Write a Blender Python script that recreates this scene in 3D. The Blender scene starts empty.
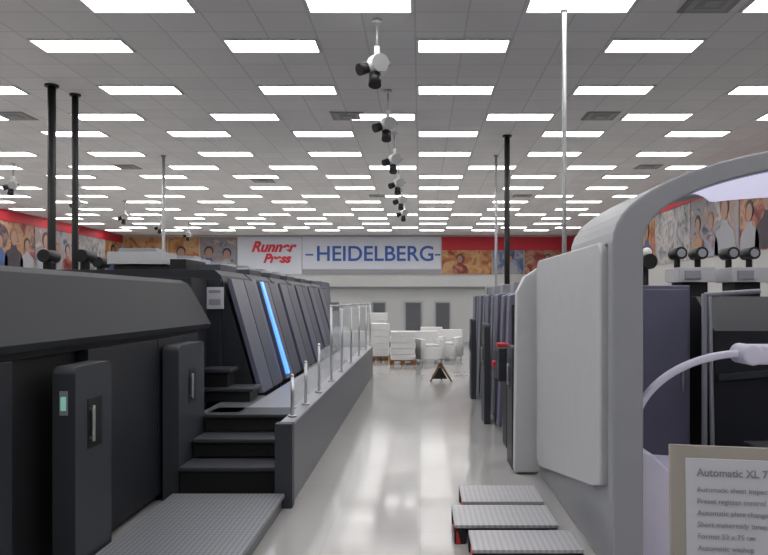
import bpy, bmesh, math, random
from mathutils import Vector
random.seed(4)
scene = bpy.context.scene
scene.view_settings.view_transform = 'Standard'
scene.view_settings.exposure = 0.0
CAMH = 1.55
CEIL = 4.82

# ---------------------------------------------------------------- materials
def new_mat(name):
    m = bpy.data.materials.new(name); m.use_nodes = True
    return m, m.node_tree, m.node_tree.nodes['Principled BSDF']

def mat(name, col, rough=0.5, metal=0.0, emit=None, es=0.0, alpha=1.0, trans=0.0, var=0.06, vscale=6.0, spec=0.5):
    m, nt, b = new_mat(name)
    tc = nt.nodes.new('ShaderNodeTexCoord')
    n = nt.nodes.new('ShaderNodeTexNoise'); n.inputs['Scale'].default_value = vscale; n.inputs['Detail'].default_value = 3
    nt.links.new(tc.outputs['Object'], n.inputs['Vector'])
    mx = nt.nodes.new('ShaderNodeMix'); mx.data_type = 'RGBA'
    mx.inputs[6].default_value = (*[c*(1-var) for c in col], 1)
    mx.inputs[7].default_value = (*[min(1, c*(1+var)) for c in col], 1)
    nt.links.new(n.outputs['Fac'], mx.inputs[0])
    nt.links.new(mx.outputs[2], b.inputs['Base Color'])
    b.inputs['Roughness'].default_value = rough
    b.inputs['Metallic'].default_value = metal
    b.inputs['Specular IOR Level'].default_value = spec
    b.inputs['Alpha'].default_value = alpha
    b.inputs['Transmission Weight'].default_value = trans
    if emit:
        b.inputs['Emission Color'].default_value = (*emit, 1)
        b.inputs['Emission Strength'].default_value = es
    return m

M = {}
M['dark'] = mat('press_charcoal', (0.018, 0.020, 0.026), 0.5, spec=0.35)
M['hood'] = mat('press_hood_charcoal', (0.019, 0.022, 0.027), 0.6, spec=0.3)
M['black'] = mat('black_plastic', (0.010, 0.010, 0.012), 0.5, spec=0.35)
M['guard'] = mat('guard_grey', (0.038, 0.042, 0.050), 0.5, spec=0.35)
M['slate'] = mat('slate_blue_panel', (0.095, 0.105, 0.150), 0.4)
M['slate2'] = mat('slate_panel_dark', (0.055, 0.06, 0.088), 0.4)
M['lilac'] = mat('lilac_grey_cabinet', (0.13, 0.13, 0.19), 0.45)
M['lgrey'] = mat('light_grey_panel', (0.47, 0.48, 0.50), 0.45)
M['mgrey'] = mat('mid_grey_frame', (0.27, 0.28, 0.31), 0.4)
M['dgrey'] = mat('deck_side_grey', (0.11, 0.115, 0.13), 0.4)
M['white'] = mat('white_enamel', (0.72, 0.72, 0.72), 0.4)
M['paper'] = mat('paper', (0.50, 0.51, 0.56), 0.8)
M['steel'] = mat('brushed_steel', (0.50, 0.51, 0.53), 0.35, 1.0)
M['polegrey'] = mat('pole_grey', (0.34, 0.35, 0.36), 0.4, 0.3)
M['red'] = mat('red_paint', (0.5, 0.02, 0.03), 0.5)
M['redwall'] = mat('red_fascia', (0.46, 0.015, 0.03), 0.6)
M['blueglow'] = mat('blue_led', (0.05, 0.2, 0.8), 0.3, emit=(0.10, 0.30, 1.0), es=1.7)
M['screen'] = mat('green_display', (0.2, 0.5, 0.4), 0.3, emit=(0.30, 0.6, 0.5), es=0.4)
M['lav'] = mat('lavender_white_shell', (0.62, 0.60, 0.74), 0.4)
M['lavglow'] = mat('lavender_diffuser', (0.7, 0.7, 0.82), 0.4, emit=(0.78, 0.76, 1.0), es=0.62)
M['beige'] = mat('sign_frame_beige', (0.33, 0.30, 0.27), 0.5)
M['ink'] = mat('print_ink', (0.26, 0.26, 0.30), 0.8)
M['blueink'] = mat('blue_letters', (0.03, 0.10, 0.38), 0.5)
M['redink'] = mat('red_letters', (0.6, 0.02, 0.04), 0.5)
M['window'] = mat('dark_window', (0.10, 0.105, 0.115), 0.2)
M['wood'] = mat('brown_wood', (0.22, 0.11, 0.04), 0.5)
M['wall'] = mat('painted_wall', (0.45, 0.45, 0.44), 0.8, vscale=0.7)
M['wallw'] = mat('white_partition', (0.42, 0.43, 0.43), 0.7, vscale=1)
M['banner'] = mat('banner_white', (0.60, 0.63, 0.70), 0.6, vscale=1)
M['sofa'] = mat('white_leather', (0.66, 0.66, 0.66), 0.5)
M['tube'] = mat('troffer_diffuser', (0.9, 0.9, 0.9), 0.5, emit=(1.0, 0.98, 0.965), es=9.6)
M['vent'] = mat('vent_grey', (0.25, 0.25, 0.24), 0.6)
M['skin'] = mat('poster_skin', (0.33, 0.20, 0.15), 0.7)
M['pblue'] = mat('poster_blue', (0.06, 0.10, 0.24), 0.7)
M['pgrey'] = mat('poster_grey', (0.30, 0.30, 0.33), 0.7)
M['pdark'] = mat('poster_dark', (0.05, 0.04, 0.05), 0.7)
M['glass'] = mat('rail_glass', (0.75, 0.8, 0.85), 0.08, alpha=0.33)

def tread_mat(name, c1, c2, scale):
    m, nt, b = new_mat(name)
    tc = nt.nodes.new('ShaderNodeTexCoord')
    mp = nt.nodes.new('ShaderNodeMapping'); mp.inputs['Rotation'].default_value = (0, 0, math.radians(45))
    nt.links.new(tc.outputs['Object'], mp.inputs['Vector'])
    ck = nt.nodes.new('ShaderNodeTexChecker'); ck.inputs['Scale'].default_value = scale
    ck.inputs['Color1'].default_value = (*c1, 1); ck.inputs['Color2'].default_value = (*c2, 1)
    nt.links.new(mp.outputs[0], ck.inputs['Vector'])
    nt.links.new(ck.outputs['Color'], b.inputs['Base Color'])
    bp = nt.nodes.new('ShaderNodeBump'); bp.inputs['Strength'].default_value = 0.3; bp.inputs['Distance'].default_value = 0.003
    nt.links.new(ck.outputs['Fac'], bp.inputs['Height']); nt.links.new(bp.outputs[0], b.inputs['Normal'])
    b.inputs['Roughness'].default_value = 0.4; b.inputs['Metallic'].default_value = 0.2
    return m
M['tread'] = tread_mat('checker_plate', (0.27, 0.28, 0.31), (0.15, 0.16, 0.18), 44)
M['treadlight'] = tread_mat('light_perforated_tray', (0.50, 0.50, 0.53), (0.38, 0.38, 0.41), 40)

def floor_mat():
    m, nt, b = new_mat('polished_vinyl_floor')
    g = nt.nodes.new('ShaderNodeNewGeometry')
    br = nt.nodes.new('ShaderNodeTexBrick'); br.offset = 0
    br.inputs['Scale'].default_value = 1.0; br.inputs['Brick Width'].default_value = 0.61; br.inputs['Row Height'].default_value = 0.61
    br.inputs['Mortar Size'].default_value = 0.003; br.inputs['Bias'].default_value = 0
    br.inputs['Color1'].default_value = (0.42, 0.413, 0.41, 1); br.inputs['Color2'].default_value = (0.405, 0.398, 0.395, 1)
    br.inputs['Mortar'].default_value = (0.37, 0.365, 0.36, 1)
    nt.links.new(g.outputs['Position'], br.inputs['Vector'])
    nt.links.new(br.outputs['Color'], b.inputs['Base Color'])
    n = nt.nodes.new('ShaderNodeTexNoise'); n.inputs['Scale'].default_value = 1.5; n.inputs['Detail'].default_value = 4
    nt.links.new(g.outputs['Position'], n.inputs['Vector'])
    mr = nt.nodes.new('ShaderNodeMapRange'); mr.inputs[3].default_value = 0.06; mr.inputs[4].default_value = 0.17
    nt.links.new(n.outputs['Fac'], mr.inputs[0]); nt.links.new(mr.outputs[0], b.inputs['Roughness'])
    return m
M['floor'] = floor_mat()

def ceil_mat():
    m, nt, b = new_mat('acoustic_ceiling_tile')
    g = nt.nodes.new('ShaderNodeNewGeometry')
    mp = nt.nodes.new('ShaderNodeMapping'); mp.inputs['Location'].default_value = (0.058, 0.25, 0)
    nt.links.new(g.outputs['Position'], mp.inputs['Vector'])
    br = nt.nodes.new('ShaderNodeTexBrick'); br.offset = 0
    br.inputs['Scale'].default_value = 1.0; br.inputs['Brick Width'].default_value = 0.61; br.inputs['Row Height'].default_value = 0.61
    br.inputs['Mortar Size'].default_value = 0.012; br.inputs['Bias'].default_value = 0
    br.inputs['Color1'].default_value = (0.78, 0.77, 0.765, 1); br.inputs['Color2'].default_value = (0.73, 0.72, 0.715, 1)
    br.inputs['Mortar'].default_value = (0.60, 0.60, 0.60, 1)
    nt.links.new(mp.outputs[0], br.inputs['Vector'])
    nt.links.new(br.outputs['Color'], b.inputs['Base Color'])
    b.inputs['Roughness'].default_value = 0.9
    return m
M['ceil'] = ceil_mat()

def mural_mat(name, cols, scale, seed):
    m, nt, b = new_mat(name)
    tc = nt.nodes.new('ShaderNodeNewGeometry')
    mp = nt.nodes.new('ShaderNodeMapping'); mp.inputs['Location'].default_value = (seed*3.1, seed*7.7, seed*1.3)
    nt.links.new(tc.outputs['Position'], mp.inputs['Vector'])
    n = nt.nodes.new('ShaderNodeTexNoise'); n.inputs['Scale'].default_value = scale; n.inputs['Detail'].default_value = 5
    n.inputs['Distortion'].default_value = 1.0
    nt.links.new(mp.outputs[0], n.inputs['Vector'])
    r = nt.nodes.new('ShaderNodeValToRGB'); r.color_ramp.interpolation = 'LINEAR'
    while len(r.color_ramp.elements) < len(cols): r.color_ramp.elements.new(0.5)
    for i, c in enumerate(cols):
        r.color_ramp.elements[i].position = 0.30 + 0.4*i/(len(cols)-1)
        g = sum(c)/3
        r.color_ramp.elements[i].color = (*[(x*.85+g*.15)*.58 for x in c], 1)
    nt.links.new(n.outputs['Fac'], r.inputs[0]); nt.links.new(r.outputs[0], b.inputs['Base Color'])
    b.inputs['Roughness'].default_value = 0.6
    return m
M['mur_orange'] = mural_mat('mural_orange', [(0.35,0.03,0.01),(0.75,0.25,0.05),(0.9,0.55,0.2),(0.5,0.08,0.02)], 1.6, 1)
M['mur_people'] = mural_mat('mural_people', [(0.05,0.06,0.10),(0.40,0.42,0.50),(0.45,0.28,0.22),(0.7,0.7,0.72)], 1.8, 2)
M['mur_blue'] = mural_mat('mural_blue', [(0.03,0.05,0.15),(0.15,0.25,0.5),(0.5,0.5,0.6),(0.2,0.05,0.08)], 1.6, 3)
M['mur_pale'] = mural_mat('mural_pale', [(0.10,0.10,0.15),(0.4,0.4,0.45),(0.7,0.66,0.62),(0.3,0.15,0.15)], 2.0, 4)
M['mur_red'] = mural_mat('mural_red', [(0.1,0.02,0.02),(0.5,0.05,0.04),(0.7,0.4,0.2),(0.08,0.05,0.1)], 1.6, 5)

# ---------------------------------------------------------------- builder
class B:
    def __init__(s, name):
        s.name = name; s.bm = bmesh.new(); s.mats = []
    def mi(s, k):
        if k not in s.mats: s.mats.append(k)
        return s.mats.index(k)
    def box(s, x0, x1, y0, y1, z0, z1, k):
        return s.prism([(x0, y0), (x1, y0), (x1, y1), (x0, y1)], 'Z', z0, z1, k)
    def prism(s, pts, axis, a, b, k):
        """pts are 2D: axis X->(y,z), Y->(x,z), Z->(x,y)"""
        def P(p, t):
            return {'X': (t, p[0], p[1]), 'Y': (p[0], t, p[1]), 'Z': (p[0], p[1], t)}[axis]
        lo = [s.bm.verts.new(P(p, a)) for p in pts]; hi = [s.bm.verts.new(P(p, b)) for p in pts]
        fs = [s.bm.faces.new(lo), s.bm.faces.new(hi)]
        n = len(pts)
        for i in range(n):
            fs.append(s.bm.faces.new((lo[i], lo[(i+1) % n], hi[(i+1) % n], hi[i])))
        i = s.mi(k)
        for f in fs: f.material_index = i
        bmesh.ops.recalc_face_normals(s.bm, faces=fs)
        return fs
    def cyl(s, p0, p1, r, k, r2=None, seg=16):
        p0 = Vector(p0); p1 = Vector(p1); r2 = r if r2 is None else r2
        d = (p1-p0).normalized()
        a = d.orthogonal().normalized(); b = d.cross(a)
        lo = []; hi = []
        for i in range(seg):
            t = 2*math.pi*i/seg; o = a*math.cos(t)+b*math.sin(t)
            lo.append(s.bm.verts.new(p0+o*r)); hi.append(s.bm.verts.new(p1+o*r2))
        fs = [s.bm.faces.new(lo), s.bm.faces.new(hi)]
        for i in range(seg):
            f = s.bm.faces.new((lo[i], lo[(i+1) % seg], hi[(i+1) % seg], hi[i])); f.smooth = True; fs.append(f)
        i = s.mi(k)
        for f in fs: f.material_index = i
        bmesh.ops.recalc_face_normals(s.bm, faces=fs)
    def tube(s, pts, r, k, seg=10):
        for i in range(len(pts)-1): s.cyl(pts[i], pts[i+1], r, k, seg=seg)
    def ball(s, c, r, k, sc=(1, 1, 1)):
        g = bmesh.ops.create_uvsphere(s.bm, u_segments=16, v_segments=10, radius=r)
        i = s.mi(k)
        for v in g['verts']: v.co = Vector((v.co.x*sc[0]+c[0], v.co.y*sc[1]+c[1], v.co.z*sc[2]+c[2]))
        for f in {f for v in g['verts'] for f in v.link_faces}: f.material_index = i; f.smooth = True
    def done(s, bevel=0.0, parent=None, seg=2):
        me = bpy.data.meshes.new(s.name); s.bm.to_mesh(me); s.bm.free()
        for k in s.mats: me.materials.append(M[k])
        o = bpy.data.objects.new(s.name, me); scene.collection.objects.link(o)
        if bevel > 0:
            md = o.modifiers.new('bevel', 'BEVEL'); md.width = bevel; md.segments = seg; md.limit_method = 'ANGLE'; md.angle_limit = math.radians(40)
        if parent: o.parent = parent
        return o

def text(name, body, size, loc, rot, k, parent=None, xs=1.0, ext=0.004, shear=0.0, bold=0.0, ax='CENTER'):
    c = bpy.data.curves.new(name, 'FONT'); c.body = body; c.size = size; c.extrude = ext; c.offset = bold; c.shear = shear
    c.align_x = ax; c.align_y = 'CENTER'
    o = bpy.data.objects.new(name, c); scene.collection.objects.link(o)
    o.location = loc; o.rotation_euler = rot; o.scale = (xs, 1, 1)
    c.materials.append(M[k])
    if parent: o.parent = parent
    return o

# ---------------------------------------------------------------- room
XL, XR, YB, YF = -15.0, 7.8, -6.0, 36.7
def slab(name, *a):
    b = B(name); b.box(*a[:-1], a[-1]); return b.done()
slab('floor', XL-.2, XR+.2, YB-.2, YF+.2, -0.1, 0.0, 'floor')
slab('ceiling', XL-.2, XR+.2, YB-.2, YF+.2, CEIL, CEIL+0.1, 'ceil')
slab('wall_left', XL-.2, XL, YB, YF, 0, CEIL, 'wall')
slab('wall_right', XR, XR+.2, YB, YF, 0, CEIL, 'wall')
slab('wall_far', XL-.2, XR+.2, YF, YF+.2, 0, CEIL, 'wall')
slab('wall_rear', XL-.2, XR+.2, YB-.2, YB, 0, CEIL, 'wall')
b = B('trim_1'); b.box(XL, XL+.06, YB, YF, 4.42, 4.80, 'redwall'); b.done()
b = B('trim_2'); b.box(XR-.06, XR, YB, YF, 4.36, 4.80, 'redwall'); b.done()
b = B('trim_3'); b.box(1.1, XR-.08, YF-.06, YF, 4.05, 4.72, 'redwall'); b.done()

# ceiling lights
b = B('fluorescent_ceiling_light')
def troffer(x, y):
    hw, hd = .565, .215
    b.box(x-hw, x+hw, y-hd, y+hd, CEIL-.012, CEIL-.002, 'tube')
    for (x0, x1, y0, y1) in ((x-hw-.025, x+hw+.025, y-hd-.03, y-hd), (x-hw-.025, x+hw+.025, y+hd, y+hd+.03), (x-hw-.025, x-hw, y-hd, y+hd), (x+hw, x+hw+.025, y-hd, y+hd)):
        b.box(x0, x1, y0, y1, CEIL-.02, CEIL-.002, 'white')
for k in range(-2, 6):
    for yy, off in ((8.04, -0.67), (9.37, 0.552), (11.33, 0.552)):
        y = yy + 4.95*k
        if y > YF-1: continue
        for j in range(-7, 4):
            x = off + 2.44*j
            if XL+.8 < x < XR-.8: troffer(x, y)
b.done()
b = B('ceiling_air_vent')
for (x, y) in ((-1.28, 12.95), (3.2, 12.95), (-7.2, 12.95), (3.2, 8.0), (-1.3, 22.9), (3.2, 22.9), (-7.2, 17.9), (5.6, 17.9), (-4.3, 20)):
    for i in range(4):
        r = .29-.07*i
        b.box(x-r, x+r, y-r, y+r, CEIL-.012-.006*i, CEIL-.004-.006*i, 'vent' if i % 2 == 0 else 'mgrey')
b.done()

# wall graphics ---------------------------------------------------
def person(b, axis, t0, t1, c, z0, h, kshirt, khair):
    """flat printed portrait: shoulders + head"""
    def ell(cc, cz, rx, rz, n=18): return [(cc+rx*math.cos(2*math.pi*i/n), cz+rz*math.sin(2*math.pi*i/n)) for i in range(n)]
    w = h*.42
    sh = [(c-w, z0), (c+w, z0), (c+w*.95, z0+h*.25), (c+w*.8, z0+h*.38), (c+w*.35, z0+h*.48), (c+w*.22, z0+h*.58), (c-w*.22, z0+h*.58), (c-w*.35, z0+h*.48), (c-w*.8, z0+h*.38), (c-w*.95, z0+h*.25)]
    d = (t1-t0)
    b.prism(sh, axis, t0, t1, kshirt)
    b.prism(ell(c, z0+h*.80, h*.17, h*.20), axis, t0, t1+d*.5, khair)
    b.prism(ell(c, z0+h*.74, h*.13, h*.18), axis, t0, t1+d, 'skin')
def side_mural(name, x, s, ystart, i):
    b = B(name)
    cyc = ['mur_people', 'mur_pale', 'mur_orange', 'mur_blue', 'mur_people', 'mur_pale', 'mur_red', 'mur_people', 'mur_pale', 'mur_orange']
    y = ystart
    while y < YF-.5:
        y1 = min(y+3.2, YF-.1)
        b.box(min(x, x+.03*s), max(x, x+.03*s), y, y1-.06, 2.7, 4.42, cyc[i % 10])
        if i % 3 != 2:
            person(b, 'X', x+.03*s, x+.04*s, y+.8, 2.72, 1.25+.3*(i % 2), ['pblue', 'pgrey', 'pdark'][i % 3], 'pdark')
            person(b, 'X', x+.03*s, x+.04*s, y+1.7, 2.72, 1.5-.3*(i % 2), ['pdark', 'mur_blue', 'mur_red'][i % 3], 'wood')
            person(b, 'X', x+.03*s, x+.04*s, y+2.6, 2.72, 1.2, ['pgrey', 'mur_red', 'pblue'][i % 3], 'pdark')
        y = y1; i += 1
    b.done()
side_mural('wall_mural', XL, 1, 6.0, 0)
side_mural('wall_mural', XR, -1, 5.0, 3)
b = B('wall_mural')
for x0, x1, k in ((-14.9, -12.7, 'mur_orange'), (-12.65, -11.1, 'mur_orange'), (-11.05, -9.2, 'mur_people'), (1.1, 3.6, 'mur_orange'), (3.65, 5.2, 'mur_blue'), (5.25, 7.7, 'mur_red')):
    b.box(x0, x1, YF-.04, YF, 2.85, 4.05 if x0 > 0 else 4.7, k)
for c, s, h in ((-13.8, 'mur_red', 1.3), (-12.0, 'pdark', 1.4), (-10.6, 'pblue', 1.4), (-9.7, 'pgrey', 1.3), (2.0, 'mur_red', 1.0), (4.5, 'pgrey', 1.0), (6.4, 'pdark', 1.0)):
    person(b, 'Y', YF-.04, YF-.05, c, 2.87, h, s, 'pdark')
b.done()
root = B('wall_banner'); root.box(-9.15, -5.95, YF-.05, YF, 2.85, 4.72, 'banner'); root.box(-5.9, 1.05, YF-.05, YF, 2.85, 4.72, 'banner')
root.box(-5.9, 1.05, YF-.055, YF-.05, 2.85, 3.1, 'mgrey')
rb = root.done()
R90 = (math.radians(90), 0, 0)
text('banner_letters', 'HEIDELBERG', 1.06, (-2.25, YF-.07, 3.84), R90, 'blueink', rb, xs=1.0, bold=0.015)
text('script_letters', 'Runner', 0.72, (-7.4, YF-.07, 4.2), R90, 'redink', rb, shear=.35, bold=0.03)
text('script_letters_b', 'Press', 0.62, (-7.2, YF-.07, 3.62), R90, 'redink', rb, shear=.35, bold=0.03)
bb = B('banner_rule'); bb.box(-5.75, -5.35, YF-.07, YF-.055, 3.78, 3.86, 'blueink'); bb.box(.75, 1.02, YF-.07, YF-.055, 3.78, 3.86, 'blueink'); bb.done(parent=rb)

# partition with windows at far end
b = B('office_partition')
PY = 25.0
b.box(-6.0, 2.6, PY, PY+.15, 0, 2.0, 'wallw')
b.box(-6.1, 2.7, PY-.25, PY+.2, 2.0, 2.34, 'wallw')
b.box(-6.0, 2.6, PY-.03, PY, .0, .12, 'mgrey')
for x0, x1 in ((-1.6, -1.2), (-.48, .02), (.55, 1.0)):
    b.box(x0-.05, x1+.05, PY-.03, PY, .25, 1.5, 'mgrey'); b.box(x0, x1, PY-.04, PY-.03, .3, 1.45, 'window')
b.done(.01)

# ---------------------------------------------------------------- left press (delivery + units)
b = B('offset_printing_press')
for y0, y1, k in ((1.5, 2.55, 'dark'), (2.57, 3.58, 'dark'), (4.40, 5.56, 'dark'), (5.58, 6.6, 'dark')):
    b.box(-4.3, -2.0, y0, y1, 0.06, 1.25, k)
b.box(-4.3, -2.07, 3.60, 4.38, 0.06, 1.25, 'black')
b.box(-4.3, -2.06, 1.5, 6.6, 0, .06, 'black')
b.box(-4.3, -2.03, 1.5, 6.6, 1.25, 1.29, 'black')
b.prism([(-1.98, 1.29), (-1.96, 1.33), (-2.17, 1.70), (-2.24, 1.735), (-4.3, 1.735), (-4.3, 1.29)], 'Y', 1.5, 6.85, 'hood')
b.box(-4.3, -2.15, 6.86, 7.44, .0, 1.76, 'dark')
b.box(-2.15, -2.02, 7.38, 7.44, .6, 1.76, 'dark')
b.box(-2.16, -1.98, 7.36, 7.375, 1.46, 1.68, 'paper')
b.box(-2.13, -2.01, 7.355, 7.36, 1.62, 1.65, 'ink'); b.box(-2.13, -2.01, 7.355, 7.36, 1.50, 1.56, 'mgrey')
def slant(x_b, x_t, z0, z1, y0, y1, k, t=.05):
    b.prism([(x_b, z0), (x_t, z1), (x_t-t, z1), (x_b-t, z0)], 'Y', y0, y1, k)
for u in range(6):
    Y0 = 7.45+1.3*u
    b.prism([(-1.68, 0.0), (-1.68, .60), (-2.03, 1.80), (-2.10, 1.86), (-4.2, 1.86), (-4.2, 0.0)], 'Y', Y0, Y0+1.22, 'dark')
    slant(-1.60, -1.93, .60, 1.77, Y0+.01, Y0+.52, 'slate')
    slant(-1.60, -1.93, .60, 1.77, Y0+.55, Y0+1.02, 'slate2')
    if u == 0:
        slant(-1.585, -1.915, .66, 1.77, Y0+1.36, Y0+1.48, 'blueglow')
    slant(-1.62, -1.95, .60, 1.79, Y0+1.04, Y0+1.20, 'slate')
    b.box(-3.25, -2.72, Y0+.30, Y0+.62, 1.86, 1.92, 'black')
    b.box(-3.30, -2.70, Y0+.25, Y0+.66, 1.93, 2.06, 'lgrey')
    b.box(-3.20, -2.80, Y0+.30, Y0+.60, 2.06, 2.10, 'mgrey')
    b.box(-2.62, -2.45, Y0+.2, Y0+.9, 1.86, 1.98, 'black')
    b.box(-2.35, -2.12, Y0+.3, Y0+1.0, 1.86, 1.93, 'slate2')
    for xx in (-4.0, -3.6):
        b.cyl((xx, Y0+.4, 1.86), (xx, Y0+.4, 2.0), .05, 'black'); b.cyl((xx, Y0+.3, 2.02), (xx, Y0+.55, 2.02), .07, 'black')
b.box(-4.2, -1.9, 15.27, 17.2, 0, 1.5, 'slate2')
b.prism([(15.27, 1.5), (17.2, 1.5), (16.9, 1.95), (15.5, 1.95)], 'X', -4.0, -2.1, 'slate')
b.done(.012)

def guard(name, x0, x1, y0, y1, z0, z1, disp=False, flip=False):
    b = B(name)
    r = .05; pts = [(y0, z0), (y1, z0)]
    for i in range(7):
        a = math.pi/2*i/6; pts.append((y1-r+r*math.cos(a), z1-r+r*math.sin(a)))
    for i in range(7):
        a = math.pi/2+math.pi/2*i/6; pts.append((y0+r+r*math.cos(a), z1-r+r*math.sin(a)))
    b.prism(pts, 'X', x0, x1, 'guard')
    yc = (y0+y1)/2; xf = x0 if flip else x1; s = -1 if flip else 1
    b.prism([(yc-.09, .72), (yc+.09, .72), (yc+.09, 1.0), (yc-.09, 1.0)], 'X', xf, xf+.004*s, 'black')
    b.cyl((xf+.02*s, yc-.06, .76), (xf+.02*s, yc-.06, .96), .012, 'steel')
    b.cyl((xf, yc-.06, .78), (xf+.02*s, yc-.06, .78), .01, 'steel'); b.cyl((xf, yc-.06, .94), (xf+.02*s, yc-.06, .94), .01, 'steel')
    if disp:
        b.box(x0+.04, x1-.04, y0-.006, y0, .93, 1.06, 'mgrey'); b.box(x0+.048, x1-.048, y0-.010, y0-.006, .955, 1.03, 'screen')
    return b.done(.008)
guard('safety_guard_door', -1.975, -1.85, 3.92, 4.38, 0, 1.19, True)
guard('safety_guard_door', -1.975, -1.85, 5.60, 6.26, 0.0, 1.20)

# ---------------------------------------------------------------- stairs, deck, railing
b = B('checker_plate_platform')
b.box(-1.83, -1.0, 3.2, 5.40, .09, .12, 'tread'); b.box(-1.81, -1.02, 3.22, 5.38, 0, .09, 'dgrey')
b.done(.006)
b = B('access_stairs_and_walkway')
zs = [(5.53, .28), (5.87, .43), (6.19, .58)]
for i, (y, z) in enumerate(zs):
    yend = 6.6
    b.box(-1.83, -1.06, y+.03, yend, 0 if i == 0 else zs[i-1][1], z-.03, 'black')
    b.box(-1.83, -1.06, y, yend if i == 2 else y+.34, z-.03, z, 'guard')
b.box(-1.56, -1.06, 6.6, 15.0, .50, .58, 'mgrey')
b.box(-1.9, -1.56, 6.3, 7.42, .50, .58, 'dgrey')
b.box(-1.06, -.97, 5.50, 15.0, 0, .60, 'dgrey')
b.box(-1.065, -.955, 5.50, 15.0, .60, .625, 'mgrey')
b.box(-1.08, -.95, 5.42, 5.52, 0, .63, 'guard')
b.box(-2.1, -1.58, 6.92, 7.30, .68, .71, 'guard'); b.box(-2.1, -1.62, 6.95, 7.30, .58, .68, 'black')
b.box(-2.1, -1.82, 7.0, 7.30, .85, .89, 'guard'); b.box(-2.1, -1.85, 7.03, 7.30, .71, .85, 'black')
b.done(.006)
b = B('glass_safety_railing')
posts = [(5.78, .95), (6.45, 1.0), (7.3, 1.10), (8.3, 1.48), (9.4, 1.48), (10.7, 1.48), (12.1, 1.48), (13.6, 1.48), (14.8, 1.48)]
for i, (y, z) in enumerate(posts):
    b.cyl((-1.01, y, .625), (-1.01, y, z), .014, 'steel'); b.cyl((-1.01, y, .625), (-1.01, y, .64), .035, 'steel'); b.ball((-1.01, y, z), .016, 'steel')
    if i < len(posts)-1:
        y2, z2 = posts[i+1]; zz = min(z, z2)
        b.prism([(y+.04, .70), (y2-.04, .70), (y2-.04, zz-.06), (y+.04, zz-.06)], 'X', -1.014, -1.006, 'glass')
        if z == z2: b.cyl((-1.01, y, z), (-1.01, y2, z2), .012, 'steel')
b.done()

# ---------------------------------------------------------------- right front machine with arch
b = B('sheet_feeder_machine')
XF = 1.05
def arc(cy, cz, r, a0, a1, n=8): return [(cy+r*math.cos(math.radians(a0+(a1-a0)*i/n)), cz+r*math.sin(math.radians(a0+(a1-a0)*i/n))) for i in range(n+1)]
pts = arc(6.28, 1.77, .12, 0, 90)+arc(4.22, 1.80, .08, 90, 180)+[(4.14, .50), (4.35, .44), (6.28, .12), (6.4, .16)]
b.prism(pts, 'X', XF-.03, XF+.10, 'lgrey')
b.box(XF+.02, XF+.14, 4.10, 6.45, 0, .5, 'mgrey')
b.box(XF+.10, XF+.17, 4.10, 6.45, .5, 1.86, 'mgrey')
b.prism([(.84, .02), (1.06, .02), (1.06, 1.84), (.93, 1.76), (.86, 1.62)], 'Y', 6.47, 6.62, 'lgrey')
b.box(XF, 1.22, 3.98, 4.09, 0, 1.88, 'mgrey')
out = []; inn = []
N = 40
for i in range(N+1):
    a = math.pi-math.pi*i/N
    out.append((3.0+1.95*math.cos(a), 1.86+.60*max(0, math.sin(a))**.9))
    inn.append((3.0+1.78*math.cos(a), 1.86+.49*max(0, math.sin(a))**.9))
b.prism(out+inn[::-1], 'Y', 3.98, 5.1, 'mgrey')
# curved lit lining under the canopy, following the arch
K = 40; xs_ = [1.52+(4.48-1.52)*i/K for i in range(K+1)]
def zin(x):
    s_ = max(0, 1-((x-3.0)/1.78)**2)**.5
    return 1.86+.49*s_**.9-.006
def yend(x): return min(5.6, 4.12+min(x-1.52, 4.48-x)*2.1)
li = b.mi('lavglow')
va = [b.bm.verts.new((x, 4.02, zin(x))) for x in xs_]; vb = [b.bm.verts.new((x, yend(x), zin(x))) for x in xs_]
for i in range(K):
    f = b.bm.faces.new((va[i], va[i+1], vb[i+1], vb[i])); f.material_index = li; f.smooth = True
b.box(4.78, 4.95, 3.98, 5.1, 0, 1.88, 'mgrey')
# lower curved arm + hub
po, pi_ = [], []
for i in range(25):
    a = math.pi-math.pi/2*i/24
    po.append((1.90+.67*math.cos(a), .79+.47*math.sin(a))); pi_.append((1.90+.635*math.cos(a), .79+.43*math.sin(a)))
b.prism(po+pi_[::-1], 'Y', 4.22, 4.28, 'lav')
b.box(1.90, 2.35, 4.17, 4.34, 1.18, 1.29, 'lav'); b.cyl((1.90, 4.15, 1.235), (1.90, 4.36, 1.235), .06, 'lav')
sh = [(1.24, .02), (1.24, .70), (1.34, .66), (1.42, .58), (1.50, .5), (2.3, .45), (2.3, .02)]
b.prism(sh, 'Y', 4.2, 5.0, 'lav')
b.box(2.3, 4.7, 4.3, 5.2, 0, .55, 'dark')
b.done(.012)

b = B('electrical_cabinet')
b.box(1.75, 2.22, 6.0, 6.9, .05, 1.67, 'lilac'); b.box(1.78, 2.2, 6.03, 6.87, 0, .05, 'black')
b.box(1.77, 2.20, 5.985, 6.0, .1, 1.64, 'lilac'); b.cyl((2.15, 5.97, .8), (2.15, 5.97, .98), .012, 'steel')
b.done(.01)
b = B('press_feeder_unit')
b.prism([(5.9, 0), (8.2, 0), (8.2, 1.58), (6.3, 1.58), (5.9, 1.30)], 'X', 2.38, 4.9, 'dark')
b.tube([(2.26, 5.8, 0), (2.26, 5.8, 1.6)], .022, 'mgrey'); b.tube([(2.33, 5.8, 0), (2.30, 5.8, 1.6)], .018, 'polegrey')
b.cyl((2.26, 5.8, 1.59), (2.7, 5.8, 1.62), .02, 'mgrey')
b.prism([(2.4, .9), (4.8, 1.1), (4.8, 1.15), (2.4, .95)], 'Y', 5.86, 5.9, 'guard')
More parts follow.
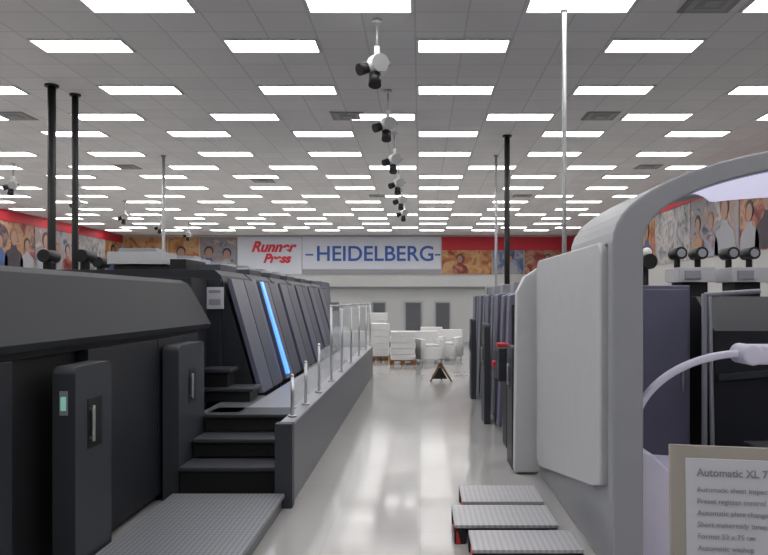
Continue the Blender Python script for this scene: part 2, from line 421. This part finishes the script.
for i, x in enumerate((2.45, 2.95, 3.45, 3.95)):
    b.box(x, x+.34, 6.9, 7.3, 1.72, 1.86, 'lgrey'); b.box(x+.05, x+.29, 6.95, 7.25, 1.58, 1.72, 'black')
    b.box(x+.05, x+.2, 6.88, 6.9, 1.75, 1.83, 'mgrey')
    for dx in (.05, .25):
        b.cyl((x+dx, 7.1, 1.86), (x+dx, 7.1, 1.96), .03, 'black'); b.cyl((x+dx, 6.98, 2.0), (x+dx, 7.2, 2.0), .06, 'black'); b.cyl((x+dx, 6.975, 2.0), (x+dx, 6.98, 2.0), .04, 'mgrey')
for i, x in enumerate((2.1, 2.35)):
    b.cyl((x+.03, 7.7, 1.3), (x+.03, 7.7, 1.9), .03, 'black'); b.cyl((x+.03, 7.55, 1.95), (x+.03, 7.8, 1.95), .08, 'black'); b.ball((x+.03, 7.66, 2.05), .05, 'white')
b.done(.008)

b = B('offset_printing_press')
for u in range(5):
    Y0 = 7.3+1.25*u
    b.box(1.0, 1.56 if Y0 < 8.3 else 3.6, Y0 if u else 7.95, Y0+1.22, 0, 1.50, 'dark')
    y0 = max(Y0, 7.97)
    b.prism([(.92, .06), (1.02, .06), (1.10, 1.64), (.98, 1.60)], 'Y', y0, y0+.24, 'lilac')
    if u: b.prism([(.94, .06), (1.02, .06), (1.10, 1.64), (.98, 1.62)], 'Y', Y0+.62, Y0+1.12, 'slate')
    b.box(1.2, 1.5, Y0+.75, Y0+1.15, 1.5, 1.78, 'mgrey')
    if u: b.box(1.95, 2.4, Y0+.3, Y0+.7, 1.5, 1.9, 'slate')
b.box(.86, 1.0, 8.6, 8.75, .75, .83, 'red'); b.box(.86, .92, 9.6, 9.75, .8, .9, 'red')
b.box(.82, .95, 7.75, 7.93, 1.05, 1.09, 'red'); b.box(.82, 1.0, 7.6, 7.95, .7, 1.05, 'dark'); b.box(.9, 1.0, 7.6, 7.95, 0, .7, 'black')
b.done(.01)
guard('safety_guard_door', .84, .93, 6.68, 7.05, 0, 1.12, flip=True)
guard('safety_guard_door', .80, .88, 9.1, 9.5, 0, 1.25, flip=True)
guard('safety_guard_door', .80, .88, 11.4, 11.8, 0, 1.25, flip=True)

# ---------------------------------------------------------------- low trays on the floor
def tray(x0, x1, y0, y1, z):
    b = B('step_tray')
    b.box(x0, x1, y0, y1, z-.022, z, 'treadlight')
    b.box(x0+.01, x1-.01, y0+.01, y1-.01, z-.06, z-.022, 'black')
    for x in (x0+.0, x1-.07):
        for y in (y0-.008, y1-.062):
            b.box(x, x+.07, y, y+.07, 0, z-.03, 'black')
        b.prism([(x+.01, .0), (x+.04, .0), (x+.02, z-.04), (x+.01, z-.04)], 'Y', y0-.014, y0-.008, 'red')
    b.box(x0-.004, x0+.003, y0, y0+.10, z-.05, z-.01, 'red')
    return b.done(.004)
tray(.30, .94, 4.18, 4.54, .12); tray(.22, .88, 4.64, 5.10, .12); tray(.30, .88, 5.18, 5.64, .12)

# ---------------------------------------------------------------- info sign stand
b = B('sign_board')
b.box(-.23, .23, -.012, .012, 0, .40, 'beige')
b.box(-.185, .185, -.016, -.012, .02, .36, 'paper')
sg = b.done(.005)
rt = bpy.data.objects.new('information_sign', None); scene.collection.objects.link(rt)
sg.parent = rt
sg.location = (1.025, 2.30, .68); sg.rotation_euler = (math.radians(-8), math.radians(1.5), math.radians(-4))
text('sign_title', 'Automatic XL 75', .034, (-.15, -.018, .315), R90, 'ink', sg, ext=.0005, bold=.0006, ax='LEFT')
for i, t in enumerate(('Automatic sheet inspection', 'Preset register control', 'Automatic plate change', 'Short makeready times', 'Format 53 x 75 cm', 'Automatic washup')):
    text('sign_line_%d' % (i+1), t, .023, (-.15, -.018, .262-.036*i), R90, 'ink', sg, ext=.0005, ax='LEFT')
b = B('stand'); b.cyl((1.025, 2.37, .02), (1.025, 2.35, .90), .016, 'steel'); b.cyl((1.025, 2.37, 0), (1.025, 2.37, .02), .17, 'black', seg=28)
st = b.done(); st.parent = rt

# ---------------------------------------------------------------- spotlights
def spot(x, y, z, s=1.0):
    b = B('ceiling_spotlight')
    b.cyl((x, y, z+.12), (x, y, CEIL-.01), .014, 'polegrey'); b.cyl((x, y, CEIL-.05), (x, y, CEIL-.01), .06, 'white')
    b.ball((x, y, z), .13*s, 'white', (1, 1, .95))
    b.cyl((x+.03*s, y-.08*s, z), (x+.05*s, y-.15*s, z-.01), .085*s, 'polegrey', .10*s)
    b.cyl((x-.08*s, y, z-.02), (x-.20*s, y-.10*s, z-.08*s), .06*s, 'black', .07*s)
    b.cyl((x-.02*s, y-.05*s, z-.12*s), (x-.02*s, y-.10*s, z-.26*s), .07*s, 'black', .075*s)
    b.cyl((x-.16*s, y, z+.02), (x+.16*s, y, z+.02), .025, 'vent')
    b.box(x-.03, x+.03, y-.03, y+.03, z+.1, z+.22, 'white')
    return b.done()
for i in range(6): spot(-.5, 8.5+2.87*i, 4.28)
for i in range(5): spot(-9.7, 17.4+3.3*i, 4.28, .9)

# ---------------------------------------------------------------- poles
def pole(name, x, y, z0, r, k):
    b = B(name); b.cyl((x, y, z0), (x, y, CEIL), r, k); b.cyl((x, y, z0), (x, y, z0+.03), r*2, k); b.cyl((x, y, CEIL-.03), (x, y, CEIL), r*1.7, k); return b.done()
pole('cable_drop_pole', 1.62, 8.2, 0, .025, 'polegrey')
pole('cable_drop_pole', 1.73, 14.5, 0, .055, 'black')
pole('cable_drop_pole', 1.72, 16.5, 0, .03, 'polegrey')
pole('cable_drop_pole', -5.6, 11.1, 0, .06, 'black')
pole('cable_drop_pole', -5.48, 11.6, 0, .05, 'black')
pole('cable_drop_pole', -5.8, 16.5, 0, .035, 'polegrey')

# ---------------------------------------------------------------- far end: paper stacks and seats
def armchair(x, y, rot=0, w=.62):
    b = B('white_armchair')
    b.box(-w/2, w/2, -.32, .32, .10, .40, 'sofa'); b.box(-w/2, -w/2+.13, -.32, .32, .10, .60, 'sofa'); b.box(w/2-.13, w/2, -.32, .32, .10, .60, 'sofa')
    b.box(-w/2, w/2, .18, .34, .10, .78, 'sofa'); b.box(-w/2+.14, w/2-.14, -.30, .17, .40, .47, 'sofa')
    for sx in (-1, 1):
        for yy in (-.28, .28): b.cyl((sx*(w/2-.06), yy, 0), (sx*(w/2-.06), yy, .10), .02, 'steel')
    o = b.done(.03, seg=3); o.location = (x, y, 0); o.rotation_euler = (0, 0, rot)
def stack(x, y, w, h, rot=0):
    b = B('paper_stack_on_pallet')
    for xx in (-w/2, -.05, w/2-.1): b.box(xx, xx+.1, -.3, .3, 0, .09, 'wood')
    b.box(-w/2, w/2, -.32, .32, .09, .12, 'wood')
    n = 5
    for i in range(n):
        o = .008*(-1)**i
        z0 = .12+(h-.12)*i/n
        b.box(-w/2+.02+o, w/2-.02+o, -.30, .30, z0, .12+(h-.12)*(i+1)/n-.006, 'sofa')
    o = b.done(.006); o.location = (x, y, 0); o.rotation_euler = (0, 0, rot)
stack(-.42, 17.7, .62, .80, .05); stack(-1.05, 18.9, .5, .95, -.05); stack(-1.2, 20.2, .6, 1.2, 0)
armchair(.22, 18.0, .3); armchair(.75, 18.9, -.3); armchair(.35, 20.6, .1)
b = B('floor_easel_sign')
b.prism([(.18, 0), (.22, 0), (.42, .34), (.36, .34)], 'Y', 13.9, 13.94, 'wood'); b.prism([(.62, 0), (.58, 0), (.36, .34), (.42, .34)], 'Y', 13.9, 13.94, 'wood')
b.prism([(.25, .05), (.52, .05), (.40, .26), (.36, .26)], 'Y', 13.88, 13.90, 'black'); b.tube([(.4, 13.92, .32), (.42, 14.2, 0)], .015, 'black')
b.done()

# ---------------------------------------------------------------- camera
cam = bpy.data.cameras.new('camera'); co = bpy.data.objects.new('camera', cam); scene.collection.objects.link(co)
co.location = (0, 0, CAMH); co.rotation_euler = (math.radians(90), 0, 0)
cam.sensor_width = 36; cam.lens = 730/768*36; cam.shift_x = -36/768; cam.shift_y = 22.5/768
cam.clip_end = 200
scene.camera = co
w = bpy.data.worlds.new('world'); scene.world = w; w.use_nodes = True
w.node_tree.nodes['Background'].inputs[0].default_value = (.5, .5, .55, 1); w.node_tree.nodes['Background'].inputs[1].default_value = .1
